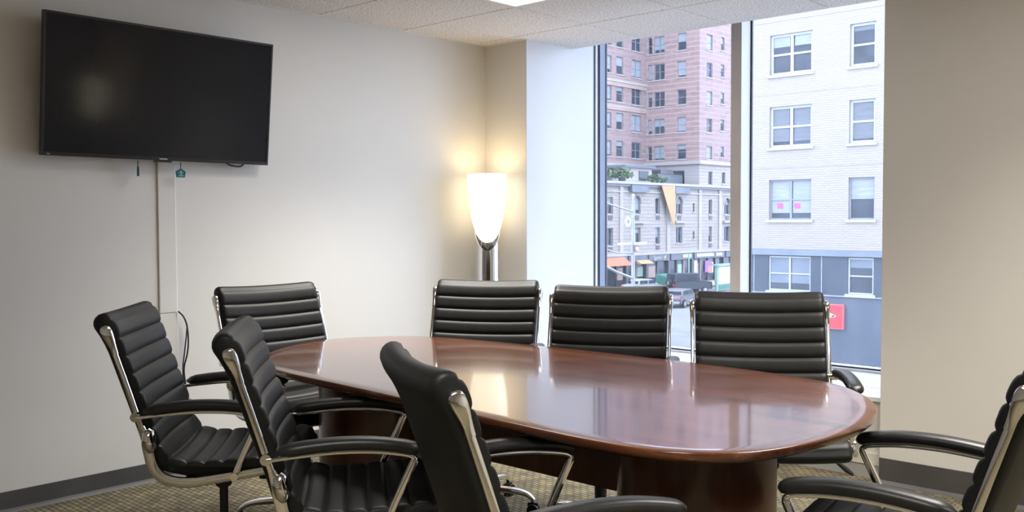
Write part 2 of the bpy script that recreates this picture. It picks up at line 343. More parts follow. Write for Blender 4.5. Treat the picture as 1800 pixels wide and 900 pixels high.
for n_, a in enumerate(((0, .016, YS, 0), (0, XC, -.016, 0), (XJ, XE, -.016, 0), (XC+.004, XC+.012, 0, YG))):
    structure(bx('trim_%d' % (n_+2), 'angle', a[0], a[1], a[2], a[3], H-.004, H+.004), ('pale wall angle along the television wall', 'pale wall angle above the floor lamp', 'pale wall angle above the wall beside the window', 'pale wall angle along the window reveal')[n_])
def troffer(i, j, label):
    x0, x1, y0, y1 = GX0+i*T+.004, GX0+(i+1)*T-.004, GY0+j*T+.004, GY0+(j+2)*T-.004
    e = tag(empty('ceiling_light', ((x0+x1)/2, (y0+y1)/2, H)), label, 'ceiling light', 'fluorescent ceiling troffers')
    w, d = (x1-x0)/2, (y1-y0)/2
    MB().box(-w, -w+.022, -d, d, -.004, .007).box(w-.022, w, -d, d, -.004, .007).box(-w+.022, w-.022, -d, -d+.022, -.004, .007).box(-w+.022, w-.022, d-.022, d, -.004, .007).build('frame', 'angle', e, 0)
    MB().box(-w+.022, w-.022, -d+.022, d-.022, .001, .006).build('diffuser', 'diffuser', e, 0)
    L = bpy.data.lights.new('tube_light', 'AREA'); L.shape = 'RECTANGLE'; L.size = 2*w-.06; L.size_y = 2*d-.06; L.energy = CEIL_W; L.color = (1, .955, .885); L.spread = R(104)
    lo = bpy.data.objects.new('tube_light', L); COL.objects.link(lo); lo.parent = e; lo.location = (0, 0, -.006)
for k, (i, j) in enumerate(LIGHTS):
    troffer(i, j, ('white fluorescent troffer in the ceiling closest to television and window', 'white fluorescent troffer in the ceiling over the table end away from the television', 'white fluorescent troffer in the ceiling in the middle of the room, away from the window', 'white fluorescent troffer in the ceiling along the blank side wall')[k])

# ------------------------------------------------------------------ television, tags, raceway, cords
tv = tag(empty('television', (.047, -2.277, 1.555)), 'large black flat screen television tilted down on the off white wall', 'television')
tv.rotation_euler = (0, R(6.0), 0)
hw, hh = .568, .622
MB().box(0, .022, -hw, hw, 0, hh).build('housing', 'bezel', tv, 0)
MB().box(.022, .030, -hw, hw, 0, .016).box(.022, .030, -hw, hw, hh-.009, hh).box(.022, .030, -hw, -hw+.009, .016, hh-.009).box(.022, .030, hw-.009, hw, .016, hh-.009).build('bezel', 'bezel', tv, 0)
MB().box(.022, .027, -hw+.009, hw-.009, .016, hh-.009).build('screen', 'screen', tv, 0)
MB().box(.030, .0306, -.028, .012, .005, .010).build('logo', 'silver', tv, 0)
MB().box(.012, .030, -.05, .035, -.008, 0).build('sensor_bar', 'bezel', tv, 0)
MB().box(.030, .0306, -hw+.022, -hw+.034, .006, .009).build('status_mark', 'silver', tv, 0)
MB().box(-.026, 0, -.20, .20, .10, .42).box(-.03, -.024, -.24, -.20, .08, .50).build('wall_bracket', 'black_plastic', tv, 0)
def tagobj(y, ang, label):
    e = tag(empty('hanging_tag', (.062, y, 1.495), ang), label, 'tag', 'teal tags under the television')
    out = [(0, .024), (.025, .008), (.020, -.020), (-.020, -.020), (-.025, .008)]
    MB().rings([[(-.004, a, b) for a, b in out], [(.004, a, b) for a, b in out]]).build('tag_body', 'teal', e)
    MB().box(.004, .0046, -.014, .014, -.014, -.010).box(.004, .0046, -.012, .012, .001, .005).box(.004, .0046, -.004, .004, -.008, .014).build('print', 'teal_light', e, 0)
    MB().tube([(0, 0, .022), (0, .001, .035), (0, 0, .052)], .0022, 6).build('string', 'cord', e)
tagobj(-2.19, 0, 'teal pentagon tag hanging flat beside the white cable cover')
tagobj(-2.405, R(68), 'teal tag hanging edge-on below the television')
rc = tag(empty('cable_cover', (0, -2.236, 0)), 'white plastic cable cover running down the wall under the television', 'cable cover')
for z0, z1 in ((.10, .812), (.815, 1.60)):
    MB().rings([[(0, -.046, z), (.008, -.046, z), (.010, -.043, z), (.010, .043, z), (.008, .046, z), (0, .046, z)] for z in (z0, z1)]).build('cover_section', 'raceway', rc, 0)
pc = tag(empty('power_cord', (0, 0, 0)), 'black power cord looping down from the cable cover joint', 'cord')
MB().tube(catmull([(.018, -2.192, .818), (.03, -2.17, .79), (.03, -2.152, .74), (.03, -2.147, .66), (.03, -2.155, .60), (.03, -2.172, .535), (.028, -2.165, .46), (.028, -2.15, .37), (.028, -2.125, .29), (.026, -2.085, .20), (.024, -2.06, .10)], 5), .004, 8).build('cable', 'cord', pc)
MB().tube(catmull([(.03, -2.152, .745), (.034, -2.160, .69), (.03, -2.170, .60), (.03, -2.178, .54), (.028, -2.172, .46), (.028, -2.138, .30), (.026, -2.10, .20), (.024, -2.08, .10)], 5), .0035, 8).build('cable', 'cord', pc)
tag(MB().tube(catmull([(.04, -1.945, 1.575), (.045, -1.925, 1.552), (.05, -1.90, 1.543), (.05, -1.86, 1.541), (.045, -1.835, 1.552), (.04, -1.815, 1.575)], 5), .005, 8).build('video_cable', 'red_cord'), 'dark red cable loop dipping below the television edge', 'cable')

# ------------------------------------------------------------------ floor lamp
lp = tag(empty('floor_lamp', (.196, -.185, 0)), 'lit floor lamp with bullet shaped white glass shade on polished steel column', 'floor lamp')
n = 40; CR = .079
ang = [2*math.pi*k/n for k in range(n)]
fd = Vector((.70, -.714))
def ztop(a):
    d = fd.x*math.cos(a)+fd.y*math.sin(a)        # 1 towards the room
    return 1.07 + .27*(1-d)/2
MB().rings([[(r*math.cos(a), r*math.sin(a), z if z < 2 else ztop(a)) for a in ang] for r, z in ((CR, .03), (CR, 1.0), (CR, 3), (CR-.003, 3), (CR-.003, 1.0), (CR-.003, .05))], cap=False).build('column', 'steel', lp)
MB().lathe([(.15, 0), (.15, .018), (.14, .028), (.075, .034), (.06, .034)], 40).build('base', 'steel', lp)
SH = [(.006, 1.118), (.030, 1.126), (.055, 1.150), (.079, 1.200), (.098, 1.265), (.112, 1.345), (.121, 1.43), (.125, 1.51), (.124, 1.552)]
prof = [(p.x, p.y) for p in catmull([(a, b, 0) for a, b in SH], 4)]
MB().rings([[(r*math.cos(a), r*math.sin(a), z) for a in ang] for r, z in prof + [(r-.004, z) for r, z in prof[::-1] if r > .02]], cap=False).build('lamp_shade', 'shade', lp)
MB().lathe([(.006, 1.335), (.022, 1.35), (.028, 1.375), (.022, 1.40), (.006, 1.412)], 16).build('bulb', 'bulb', lp)
MB().lathe([(.016, 1.20), (.016, 1.335)], 12).build('socket', 'white_paint', lp)
L = bpy.data.lights.new('bulb_light', 'POINT'); L.energy = LAMP_W; L.color = (1, .74, .40); L.shadow_soft_size = .03
lo = bpy.data.objects.new('bulb_light', L); COL.objects.link(lo); lo.parent = lp; lo.location = (0, 0, 1.44)

l2 = copy_tree(lp); l2.location = (5.5, -.26, 0); l2['label'] = 'matching floor lamp along the blank wall, glowing in the television reflection'; l2['group'] = lp['group'] = 'steel floor lamps'
# ------------------------------------------------------------------ conference table
TZ = .765
OUT = [(1.131,-2.132),(1.18,-1.955),(1.275,-1.832),(1.42,-1.755),(1.646,-1.705),(1.93,-1.678),(2.24,-1.664),(2.543,-1.660),(2.852,-1.674),(3.10,-1.712),(3.247,-1.800),(3.366,-1.944),(3.44,-2.10),(3.472,-2.322),(3.445,-2.555),(3.385,-2.698),(3.289,-2.778),(3.169,-2.815),(3.0,-2.818),(2.812,-2.808),(2.60,-2.792),(2.342,-2.768),(2.055,-2.750),(1.70,-2.728),(1.45,-2.64),(1.28,-2.495),(1.165,-2.31)]
tb = tag(empty('conference_table', (2.30, -2.24, 0)), 'long oval mahogany conference table with glossy top', 'table')
OC = catmull([(x-2.30, y+2.24, 0) for x, y in OUT], 6, True)
for it in range(6):
    OC = [(OC[i-1]+OC[i]*2+OC[(i+1) % len(OC)])/4 for i in range(len(OC))]
def inset(d):
    res = []
    for i, p in enumerate(OC):
        t = (OC[(i+1) % len(OC)]-OC[i-1]).normalized(); nn = Vector((t.y, -t.x, 0))
        if nn.dot(p) > 0: nn = -nn
        res.append(p+nn*d)
    return res
MB().rings([[(p.x, p.y, z) for p in inset(d)] for d, z in ((.05, TZ), (.004, TZ), (.0012, TZ-.001), (0, TZ-.0035), (.002, TZ-.017), (.008, TZ-.023), (.018, TZ-.026), (.03, TZ-.026))]).build('table_top', 'mahogany', tb, 60)
MB().rings([[(p.x, p.y, z) for p in inset(d)] for d, z in ((.035, TZ-.027), (.035, TZ-.033), (.06, TZ-.033))]).build('sub_top', 'dark_wood', tb)
for x in (-.69, .69):
    MB().lathe([(.212, 0), (.218, .004), (.218, TZ-.034)], 48, (x, 0)).build('pedestal', 'mahogany_v', tb)
    MB().lathe([(.223, 0), (.223, .05), (.219, .055)], 48, (x, 0)).build('plinth', 'dark_wood', tb)
MB().box(-.47, .47, -.014, .014, .46, TZ-.034).build('modesty_panel', 'mahogany_v', tb, 0)

# ------------------------------------------------------------------ conference chair
def offset2(path, d):
    res = []
    for i, p in enumerate(path):
        t = (path[min(i+1, len(path)-1)]-path[max(i-1, 0)]).normalized()
        res.append(p + Vector((-t.y, t.x, 0))*d)
    return res
def cushion(center, ribs, name, par, th=.026, bulge=.008, bow=.022, half=.238, top=0, cap_scale=.6):
    """center: list of (y,z) Vectors (from the bottom/rear to the top/front); front side is to the left of travel"""
    # resample by arc length
    seg = [0]
    for a, b in zip(center, center[1:]): seg.append(seg[-1]+(b-a).length)
    Ltot = seg[-1]; N = ribs*8
    def at(s):
        for i in range(len(seg)-1):
            if s <= seg[i+1] or i == len(seg)-2:
                t = (s-seg[i])/(seg[i+1]-seg[i]); return center[i].lerp(center[i+1], min(max(t, 0), 1))
    C = [at(Ltot*i/N) for i in range(N+1)]
    front = offset2(C, th); back = offset2(C, -th); grow = lambda i: 1+top*max(0, 1-i/12)
    prof = []
    for i in range(N+1):
        ph = (i % 8)/8; r = max(0, 1-abs(2*ph-1)**3.2)**.7 if i % 8 else 0
        d = (front[i]-C[i]).normalized(); prof.append((C[i]+d*(th*grow(i)-.004+bulge*r), C[i]))
    # end cap (round), then back side
    endt = (C[-1]-C[-2]).normalized(); nl = Vector((-endt.y, endt.x, 0))
    for k in range(1, 6):
        a = math.pi*k/6; rr = th
        prof.append((C[-1]+nl*rr*math.cos(a)+endt*rr*1.15*math.sin(a), C[-1]))
    for i in range(N, -1, -4): prof.append((C[i]+(back[i]-C[i])*grow(i), C[i]))
    stt = (C[1]-C[0]).normalized(); ns = Vector((-stt.y, stt.x, 0))
    for k in range(1, 8):
        a = math.pi*k/8; prof.append((C[0]-ns*th*grow(0)*math.cos(a)-stt*th*grow(0)*math.sin(a), C[0]))
    st = [(-half, cap_scale), (-half+.004, .82), (-half+.012, .96), (-half+.024, 1)]
    xs = st + [(-half+.024+(2*half-.048)*k/8, 1) for k in range(1, 8)] + [(-a, b) for a, b in st[::-1]]
    rs = []
    for x, sc in xs:
        t = x/half; rs.append([])
        for p, c in prof:
            q = c + (p-c)*sc
            # bow the middle away from the sitter
            rs[-1].append((x, q.x, q.y))
        if bow:
            i_ = len(rs)-1
            rs[i_] = [(xx, yy-bow*(1-t*t)*BOWV[0], zz-bow*(1-t*t)*BOWV[1]) for xx, yy, zz in rs[i_]]
    return MB().rings(rs).build(name, 'leather', par, 50)
BOWV = [0, 0]
V2 = lambda y, z: Vector((y, z, 0))
def make_chair():
    root = empty('conference_chair')
    # backrest: goes up, front (towards +y) must lie left of travel -> travel downwards; build reversed
    bk = [V2(-.326, .958), V2(-.313, .935), V2(-.295, .892), V2(-.251, .765), V2(-.209, .64), V2(-.187, .57), V2(-.161, .535)]
    bc = [V2(p.x, p.y) for p in catmull(bk, 8)]
    BOWV[0], BOWV[1] = .93, .37
    b = cushion(bc, 8, 'backrest', root, top=.22)
    stt = [V2(-.150, .528), V2(-.09, .514), V2(-.02, .513), V2(.08, .519), V2(.16, .524), V2(.205, .520), V2(.230, .502)]
    sc = [V2(p.x, p.y) for p in catmull(stt, 8)]
    BOWV[0], BOWV[1] = 0, 1
    cushion(sc, 7, 'seat', root, bow=.012, half=.238, th=.022)
    for s in (-1, 1):
        x = s*.249
        rp = catmull([(x, -.305, .915), (x, -.294, .882), (x, -.259, .775), (x, -.229, .68), (x, -.212, .63)], 5)
        MB().bar(rp, (1, 0, 0), .013, [.018]*len(rp)).build('back_rail', 'chrome', root)
        # teardrop cap at the top of the rail
        cp = catmull([(x, -.321, .953), (x, -.317, .943), (x, -.309, .925), (x, -.299, .90), (x, -.288, .868)], 4)
        ws = [.009, .018, .024, .028, .031, .033, .034, .034, .033, .031, .029, .027, .024, .022, .020, .019, .018][:len(cp)]
        MB().bar(cp, (1, 0, 0), [.008, .013, .016, .018, .019, .020, .020, .020, .020, .019, .018, .017, .016, .015, .014, .014, .014][:len(cp)], ws).build('rail_cap', 'chrome', root)
        lo_ = catmull([(x, -.218, .650), (x, -.206, .61), (x, -.198, .57), (x, -.186, .525), (x, -.158, .493), (x, -.115, .479), (x, -.06, .478), (x, .05, .493), (x, .15, .507), (x, .21, .512), (x, .235, .505)], 5)
        k = len(lo_)
        MB().bar(lo_, (1, 0, 0), .014, [min(.032, .020+.0016*i) if i < 30 else .030-.010*(i-30)/(k-30) for i in range(k)]).build('seat_rail', 'chrome', root)
        MB().tube([(x-s*.002, -.204, .640), (x-s*.002, -.200, .632), (x+s*.002, -.198, .61), (x+s*.002, -.193, .585), (x, -.190, .572)], [.010, .018, .021, .018, .010], 12).build('rail_joint', 'chrome', root)
        MB().tube([(x-s*.012, -.230, .682), (x+s*.026, -.230, .682)], .014, 14).build('arm_pivot', 'chrome', root)
        xa = s*.270
        ap = catmull([(xa, -.228, .680), (xa, -.15, .688), (xa, -.06, .694), (xa, .03, .692), (xa, .10, .683), (xa, .124, .676), (xa, .130, .667), (xa, .121, .645), (xa, .09, .580), (xa, .055, .500)], 5)
        ar = MB().bar(ap, (1, 0, 0), .018, [.010 if i < 24 else min(.019, .010+.0012*(i-24)) for i in range(len(ap))]).build('arm_bracket', 'chrome', root)
        MB().tube([(s*.245, .055, .498), (s*.284, .055, .498)], .012, 12).build('strut_pivot', 'chrome', root)
        pp = catmull([(xa, -.205, .699), (xa, -.13, .709), (xa, -.05, .7145), (xa, .03, .7125), (xa, .10, .703), (xa, .146, .691)], 4)
        m = len(pp); rs = []
        for i, p in enumerate(pp):
            u = i/(m-1); sc_ = max(.25, min(1, 3.2*math.sqrt(min(u, 1-u)+.006)))
            t = (pp[min(i+1, m-1)]-pp[max(i-1, 0)]).normalized(); nn = Vector((0, -t.z, t.y))
            rs.append([p + Vector((1, 0, 0))*.026*sc_*math.copysign(abs(math.cos(a))**.8, math.cos(a)) + nn*.0165*sc_*math.copysign(abs(math.sin(a))**.8, math.sin(a)) for a in [2*math.pi*q/16 for q in range(16)]])
        MB().rings(rs).build('armrest', 'arm_pad', root)
    # under-seat
    MB().box(-.242, .242, .015, .045, .478, .494).box(-.242, .242, -.10, -.07, .470, .486).build('cross_bar', 'black_plastic', root)
    mz = MB().rings([[(-.10, -.13, .478), (.10, -.13, .478), (.10, .07, .478), (-.10, .07, .478)], [(-.085, -.11, .44), (.085, -.11, .44), (.085, .05, .44), (-.085, .05, .44)], [(-.05, -.08, .425), (.05, -.08, .425), (.05, .02, .425), (-.05, .02, .425)]]).build('tilt_mechanism', 'black_plastic', root)
    MB().lathe([(.014, .22), (.014, .43)], 16, (0, -.03)).lathe([(.020, .395), (.026, .40), (.026, .425)], 16, (0, -.03)).build('gas_lift', 'black_plastic', root)
    MB().lathe([(.026, .075), (.026, .10), (.024, .10), (.024, .265), (.021, .27)], 20, (0, -.03)).build('lift_sleeve', 'black_plastic', root)
    lv = MB().tube([(-.09, -.03, .455), (-.20, -.03, .435), (-.245, -.03, .41)], .005, 8).build('tilt_lever', 'black_plastic', root)
    MB().tube([(-.235, -.03, .417), (-.275, -.03, .385), (-.295, -.03, .37)], [.006, .010, .006], 8).build('paddle', 'black_plastic', lv)
    kb = MB().tube([(0, .06, .445), (0, .095, .44)], .006, 8).build('tension_rod', 'black_plastic', root)
    MB().tube([(0, .09, .441), (0, .13, .435)], [.026, .024], 14).build('knob', 'black_plastic', kb)
    # five-star base
    MB().lathe([(.036, .062), (.040, .07), (.040, .105), (.032, .118), (.027, .118)], 24, (0, -.03)).build('hub', 'chrome', root)
    leg = caster = None
    for q in range(5):
        a = R(90+72*q); ca, sa = math.cos(a), math.sin(a)
        if q == 0:
            lpth = catmull([(.03, 0, .098), (.10, 0, .102), (.19, 0, .100), (.245, 0, .090), (.272, 0, .072), (.278, 0, .062)], 4)
            k = len(lpth)
            leg = MB().bar(lpth, (0, 1, 0), [.042-.018*i/(k-1) for i in range(k)], [.030-.014*i/(k-1) for i in range(k)]).build('base_leg', 'chrome', root)
            caster = MB().tube([(.270, 0, .045), (.270, 0, .075)], .006, 8).box(.252, .296, -.007, .007, .026, .056).build('caster', 'black_plastic', root)
            wmb = MB()
            for sy in (-1, 1): wmb.tube([(.276, sy*.007, .026), (.276, sy*.022, .026)], [.026, .025], 18)
            wmb.build('wheel', 'black_plastic', caster)
            lg, cs_ = leg, caster
        else:
            lg = leg.copy(); COL.objects.link(lg)
            cs_ = copy_tree(caster, root)
        for o_ in (lg, cs_):
            o_.parent = root; o_.location = (0, -.03, 0); o_.rotation_euler = (0, 0, a+R(STAR))
    return root
STAR = 14
chair = make_chair()
CH = [((1.135, -2.207), -1.3, 'black ribbed leather chair at the table end below the television'),
      ((1.500, -1.642), -60, 'black ribbed leather chair in front of the lit floor lamp'),
      ((2.158, -1.588), -61, 'black ribbed leather chair before the window mullion, middle of the window row'),
      ((2.81, -1.478), -56, 'black ribbed leather chair before the street window that hides part of the red sign'),
      ((1.621, -2.859), 48.6, 'black ribbed leather chair standing close to the white cable cover wall, seat in full view'),
      ((2.324, -2.883), 51.9, 'black ribbed leather chair between the wall-side chair and the chair seen from behind'),
      ((3.074, -2.917), 62.2, 'black leather chair seen from behind, plain back with one chrome rail'),
      ((3.562, -2.362), 185.8, 'black ribbed leather chair at the rounded table end farthest from the television')]
for i, ((x, y), ph, lab) in enumerate(CH):
    c = chair if i == 0 else copy_tree(chair)
    c.location = (x, y, 0); c.rotation_euler = (0, 0, R(ph-90))
    tag(c, lab, 'chair', 'ribbed conference chairs round the table')

# ------------------------------------------------------------------ street and buildings outside
GZ = -5.8
def F(axis, c, a, o, z): return (a, c-o, z) if axis == 'y' else (c+o, a, z)
def FB(mb, axis, c, a0, a1, o0, o1, z0, z1):
    if axis == 'y': return mb.box(a0, a1, c-o1, c-o0, z0, z1)
    return mb.box(c+o0, c+o1, a0, a1, z0, z1)
def fbox(name, m, parent, axis, c, a0, a1, o0, o1, z0, z1): return FB(MB(), axis, c, a0, a1, o0, o1, z0, z1).build(name, m, parent, 0)
def facade(name, m, parent, axis, c, a0, a1, z0, z1, holes, depth=.22):
    hs = [h for h in holes if h[0] < a1 and h[1] > a0 and h[2] < z1 and h[3] > z0]
    A = sorted({a0, a1} | {min(max(v, a0), a1) for h in hs for v in h[:2]}); Z = sorted({z0, z1} | {min(max(v, z0), z1) for h in hs for v in h[2:4]})
    mb = MB()
    for p, q in zip(A, A[1:]):
        for r, t in zip(Z, Z[1:]):
            ma, mz = (p+q)/2, (r+t)/2
            if any(h[0] < ma < h[1] and h[2] < mz < h[3] for h in hs): continue
            mb.add([F(axis, c, p, 0, r), F(axis, c, q, 0, r), F(axis, c, q, 0, t), F(axis, c, p, 0, t)], [(0, 1, 2, 3)])
    for h in hs:
        p, q, r, t = max(h[0], a0), min(h[1], a1), max(h[2], z0), min(h[3], z1)
        k = [(p, r), (q, r), (q, t), (p, t)]
        mb.add([F(axis, c, a, 0, z) for a, z in k] + [F(axis, c, a, -depth, z) for a, z in k], [(i, (i+1) % 4, 4+(i+1) % 4, 4+i) for i in range(4)])
    return mb.build(name, m, parent, 0)
def window(parent, axis, c, h, fm='pvc', cols=1, sash=True, depth=.22, blind=0, sill='stone_trim', fw_=.07, name='window', arch=False, bm_='blind'):
    a0, a1, z0, z1 = h[:4]; d0, d1 = -depth+.02, -depth+.10
    mb = MB(); FB(mb, axis, c, a0, a0+fw_, d0, d1, z0, z1); FB(mb, axis, c, a1-fw_, a1, d0, d1, z0, z1)
    FB(mb, axis, c, a0+fw_, a1-fw_, d0, d1, z0, z0+fw_); FB(mb, axis, c, a0+fw_, a1-fw_, d0, d1, z1-fw_, z1)
    for i in range(1, cols):
        a = a0+(a1-a0)*i/cols; FB(mb, axis, c, a-fw_*.6, a+fw_*.6, d0, d1, z0+fw_, z1-fw_)
    zm = (z0+z1)/2
    if sash: FB(mb, axis, c, a0+fw_, a1-fw_, d0, d1-.01, zm-fw_*.4, zm+fw_*.4)
    w = mb.build(name, fm, parent, 0)
    for i in range(cols):
        p, q = a0+(a1-a0)*i/cols, a0+(a1-a0)*(i+1)/cols
        for r, t in (((z0, zm), (zm, z1)) if sash else ((z0, z1),)):
            fbox('pane', 'pane', w, axis, c, p+.02, q-.02, d0-.01, d0+.02, r+.02, t-.02)
        if blind: fbox('blind', bm_, w, axis, c, p+fw_, q-fw_, d0+.02, d0+.03, z1-fw_-(z1-z0-2*fw_)*blind, z1-fw_)
    if arch:
        am, rr, zc = (a0+a1)/2, (a1-a0)/2, z1-(a1-a0)/2
        for s in (-1, 1):
            pts = [(am+s*rr*math.sin(R(90*k/8)), zc+rr*math.cos(R(90*k/8))) for k in range(9)] + [(am+s*rr, z1)]
            MB().rings([[F(axis, c, a, -.12, z) for a, z in pts], [F(axis, c, a, .01, z) for a, z in pts]]).build('arch_stone', 'stone_trim', w, 0)
        arc = [F(axis, c, am+(rr+.12)*math.cos(R(180*k/12)), .02, zc+(rr+.12)*math.sin(R(180*k/12))) for k in range(13)]
        MB().tube(arc, .10, 6).build('arch_moulding', 'stone_trim', w)
    if sill: fbox('window_sill', sill, w, axis, c, a0-.1, a1+.1, -depth+.02, .08, z0-.12, z0)
    return w
def ground(e, loc):
    e.location = loc
    for ch in e.children: ch.location = Vector(ch.location)-Vector(loc)
structure(bx('floor_street', 'asphalt', -75, 20, 6, 112, GZ-.3, GZ), 'grey asphalt street far below the window')
structure(bx('floor_pavement_west', 'pavement', -51.5, -47.2, 40, 112, GZ, GZ+.14), 'pale pavement along the shopfronts across the street')
structure(bx('floor_pavement_north', 'pavement', -30, 20, 31.6, 35.2, GZ, GZ+.14), 'pale pavement below the white brick building')

# --- white brick building
wb_ = tag(empty('white_brick_building'), 'white brick building with blue grey street floor across the street', 'building')
YR = 35.2; xL, xR = -17.65, 2
cols_d = [(-16.26, -14.24), (-9.3, -7.28), (-2.3, -.28)]; cols_s = [(-12.56, -11.44), (-5.6, -4.48)]
rows = [(17.4, 19.2), (14.2, 16.0), (10.95, 12.75), (7.72, 9.52), (4.47, 6.30), (1.22, 3.02)]
holes = [(a, b, r, t) for r, t in rows for a, b in cols_d+cols_s]
low = [(a, b, -1.98, -.42) for a, b in cols_d+cols_s]
facade('brick_wall', 'white_brick', wb_, 'y', YR, xL, xR, -.11, 22.0, holes)
facade('panel_storey', 'blue_panel', wb_, 'y', YR, xL, xR, -2.06, -.37, low, .16)
fbox('stone_base', 'blue_stone', wb_, 'y', YR, xL, xR, -.3, 0, GZ, -2.06)
fbox('ledge', 'grey_ledge', wb_, 'y', YR, xL, xR, -.2, .14, -.37, -.11)
fbox('ledge', 'grey_frame', wb_, 'y', YR, xL, xR, -.2, .07, -2.12, -2.06)
fbox('side_wall', 'white_brick', wb_, 'y', YR, xL, xL+.3, -16, -.02, GZ, 22.0)
fbox('parapet', 'stone_trim', wb_, 'y', YR, xL-.1, xR, -.4, .12, 22.0, 22.3)
fbox('back_wall', 'white_brick', wb_, 'y', YR, xL+.3, xR, -16, -.8, GZ, 22.0)
for x in (-17.0, -13.75, -10.9): fbox('panel_joint', 'grey_frame', wb_, 'y', YR, x, x+.05, 0, .02, -2.06, -.37)
for z in (3.55, 6.85, 10.1, 13.4, 16.6): fbox('brick_course', 'white_brick', wb_, 'y', YR, xL, xR, 0, .012, z, z+.07)
k = 0
for ri, (r, t) in enumerate(rows, -2):
    for a, b in cols_d+cols_s:
        dbl = b-a > 1.5
        bl = {-2: .5, -1: .4, 0: .3, 1: .12, 2: (.9 if dbl else .95), 3: (.86 if dbl else .5)}[ri] if a < -8 else .4
        if ri == 1 and dbl: bl = .28
        w = window(wb_, 'y', YR, (a, b, r, t), 'pvc' if ri < 3 else 'grey_frame', 2 if dbl else 1, True, blind=bl, fw_=.11 if ri < 3 else .07, sill='pvc', bm_='grey_blind' if ri == 2 or (ri == 1 and not dbl) else 'blind')
        if ri == 3 and a == cols_d[0][0]:
            for p, z in ((-15.93, 1.72), (-15.10, 1.72)): fbox('pink_note', 'pink', w, 'y', YR, p, p+.28, -.165, -.16, z, z+.24)
for a, b, r, t in low: window(wb_, 'y', YR, (a, b, r, t), 'pvc', 2 if b-a > 1.5 else 1, True, depth=.16, blind=.8 if b-a > 1.5 else .25, sill='pvc', bm_='grey_ledge')
ground(wb_, ((xL+xR)/2, YR+8, GZ))
sg = tag(empty('wall_sign', (-13.65, YR-.09, -2.98)), 'square red wall sign with white flag logo on blue grey stone', 'sign')
MB().box(-.98, .98, -.05, .09, -.54, .54).build('sign_box', 'sign_edge', sg, 0)
MB().box(-.94, .94, -.062, -.05, -.50, .50).build('sign_face', 'red_sign', sg, 0)
def para(pts, m, nm): MB().rings([[(a, -.07, b) for a, b in pts], [(a, -.060, b) for a, b in pts]]).build(nm, m, sg, 0)
para([(-.62, -.02), (.02, .20), (.20, .20), (-.44, -.02)], 'blue_print', 'logo_bar')
para([(-.30, -.20), (.02, .14), (.14, .14), (-.14, -.20)], 'white_sign', 'logo_bar')
para([(.06, .20), (.30, .20), (.66, .04), (.58, -.04), (.24, .10), (-.02, .10)], 'white_sign', 'logo_flag')
para([(-.10, -.20), (.52, -.02), (.64, .06), (.50, .04), (.02, -.13)], 'white_sign', 'logo_flag')

# --- hotel: brick tower on a limestone base
ht = tag(empty('brick_hotel'), 'tall red brick hotel rising behind the pale low block', 'building')
YH, XH, XW = 86.8, -51.5, -58.6
RZ = [(26.2, 28.1), (23.15, 25.05), (20.1, 22.0), (17.1, 18.9), (14.05, 15.73), (10.98, 12.68), (7.98, 9.6)]; TOP = 40
hL = []
for r, t in RZ: hL += [(-58.35, -57.75, r, t, 1), (-57.48, -56.05, r, t, 2), (-54.38, -53.22, r, t, 1)]
facade('brick_front', 'red_brick', ht, 'y', YH, XW, XH, 7.75, TOP, hL)
hE = []
for r, t in RZ: hE += [(88.3, 89.5, r-.05, t-.2, 1), (91.3, 92.1, r+.3, t-.1, 1), (93.6, 94.6, r, t, 1), (97, 98.2, r, t, 1)]
facade('brick_side', 'red_brick_y', ht, 'x', XH, YH, 104, 7.75, TOP, hE)
hW = []
for r, t in RZ: hW += [(79.3, 80.2, r+.25, t+.35, 1), (81.1, 82.4, r+.25, t+.4, 1), (84.0, 85.85, r+.2, t+.4, 2), (75.5, 77, r+.25, t+.4, 1)]
facade('wing_side', 'red_brick_y', ht, 'x', XW, 70, YH, 7.5, TOP, hW)
facade('wing_front', 'red_brick', ht, 'y', 70, -75, XW, 5, TOP, [])
bl = [0, .5, .9, 0, .95, .3, .8, 0]
for i, h in enumerate(hL): window(ht, 'y', YH, h, 'grey_frame', h[4], True, blind=bl[(i*3+1) % 8])
for i, h in enumerate(hE): window(ht, 'x', XH, h, 'grey_frame', h[4], True, blind=bl[(i*5+4) % 8])
for i, h in enumerate(hW):
    window(ht, 'x', XW, h, 'grey_frame', h[4], True, blind=bl[(i*3+2) % 8])
for z0, z1, m in ((16.45, 16.75, 'stone_trim'), (16.0, 16.4, 'pink_stone'), (13.35, 13.75, 'pink_stone'), (13.75, 13.9, 'stone_trim')): fbox('stone_band', m, ht, 'x', XW, 70, YH, 0, .12, z0, z1)
fbox('stone_band', 'stone_trim', ht, 'x', XW, 70, YH, 0, .3, 7.1, 7.5)
fbox('wing_base', 'slate', ht, 'x', XW, 70, YH, -.2, 0, 4.9, 7.1)
fbox('stone_band', 'stone_trim', ht, 'y', YH, XW, XH+.3, 0, .3, 7.35, 7.75)
fbox('stone_band', 'stone_trim', ht, 'x', XH, YH, 104, 0, .3, 7.35, 7.75)
lb = [(-55.0, -53.4, 5.0, 6.7, 1)]
facade('base_front', 'limestone_x', ht, 'y', YH, XW, XH, 4.9, 7.35, lb)
le = [(88.7, 89.6, 5.1, 6.6, 1), (91.7, 92.4, 5.3, 6.6, 1), (94.2, 95, 5.1, 6.6, 1)]
facade('base_side', 'limestone', ht, 'x', XH, YH, 104, 4.9, 7.35, le)
for h in lb: window(ht, 'y', YH, h, 'grey_frame', 1, False)
for h in le: window(ht, 'x', XH, h, 'grey_frame', 1, False)
fbox('roof', 'slate', ht, 'x', XH, 70, 104, -23, -7.3, TOP, TOP+.3); fbox('roof', 'slate', ht, 'x', XH, YH, 104, -7.3, 0, TOP, TOP+.3)
ground(ht, (-55, 92, 4.9))

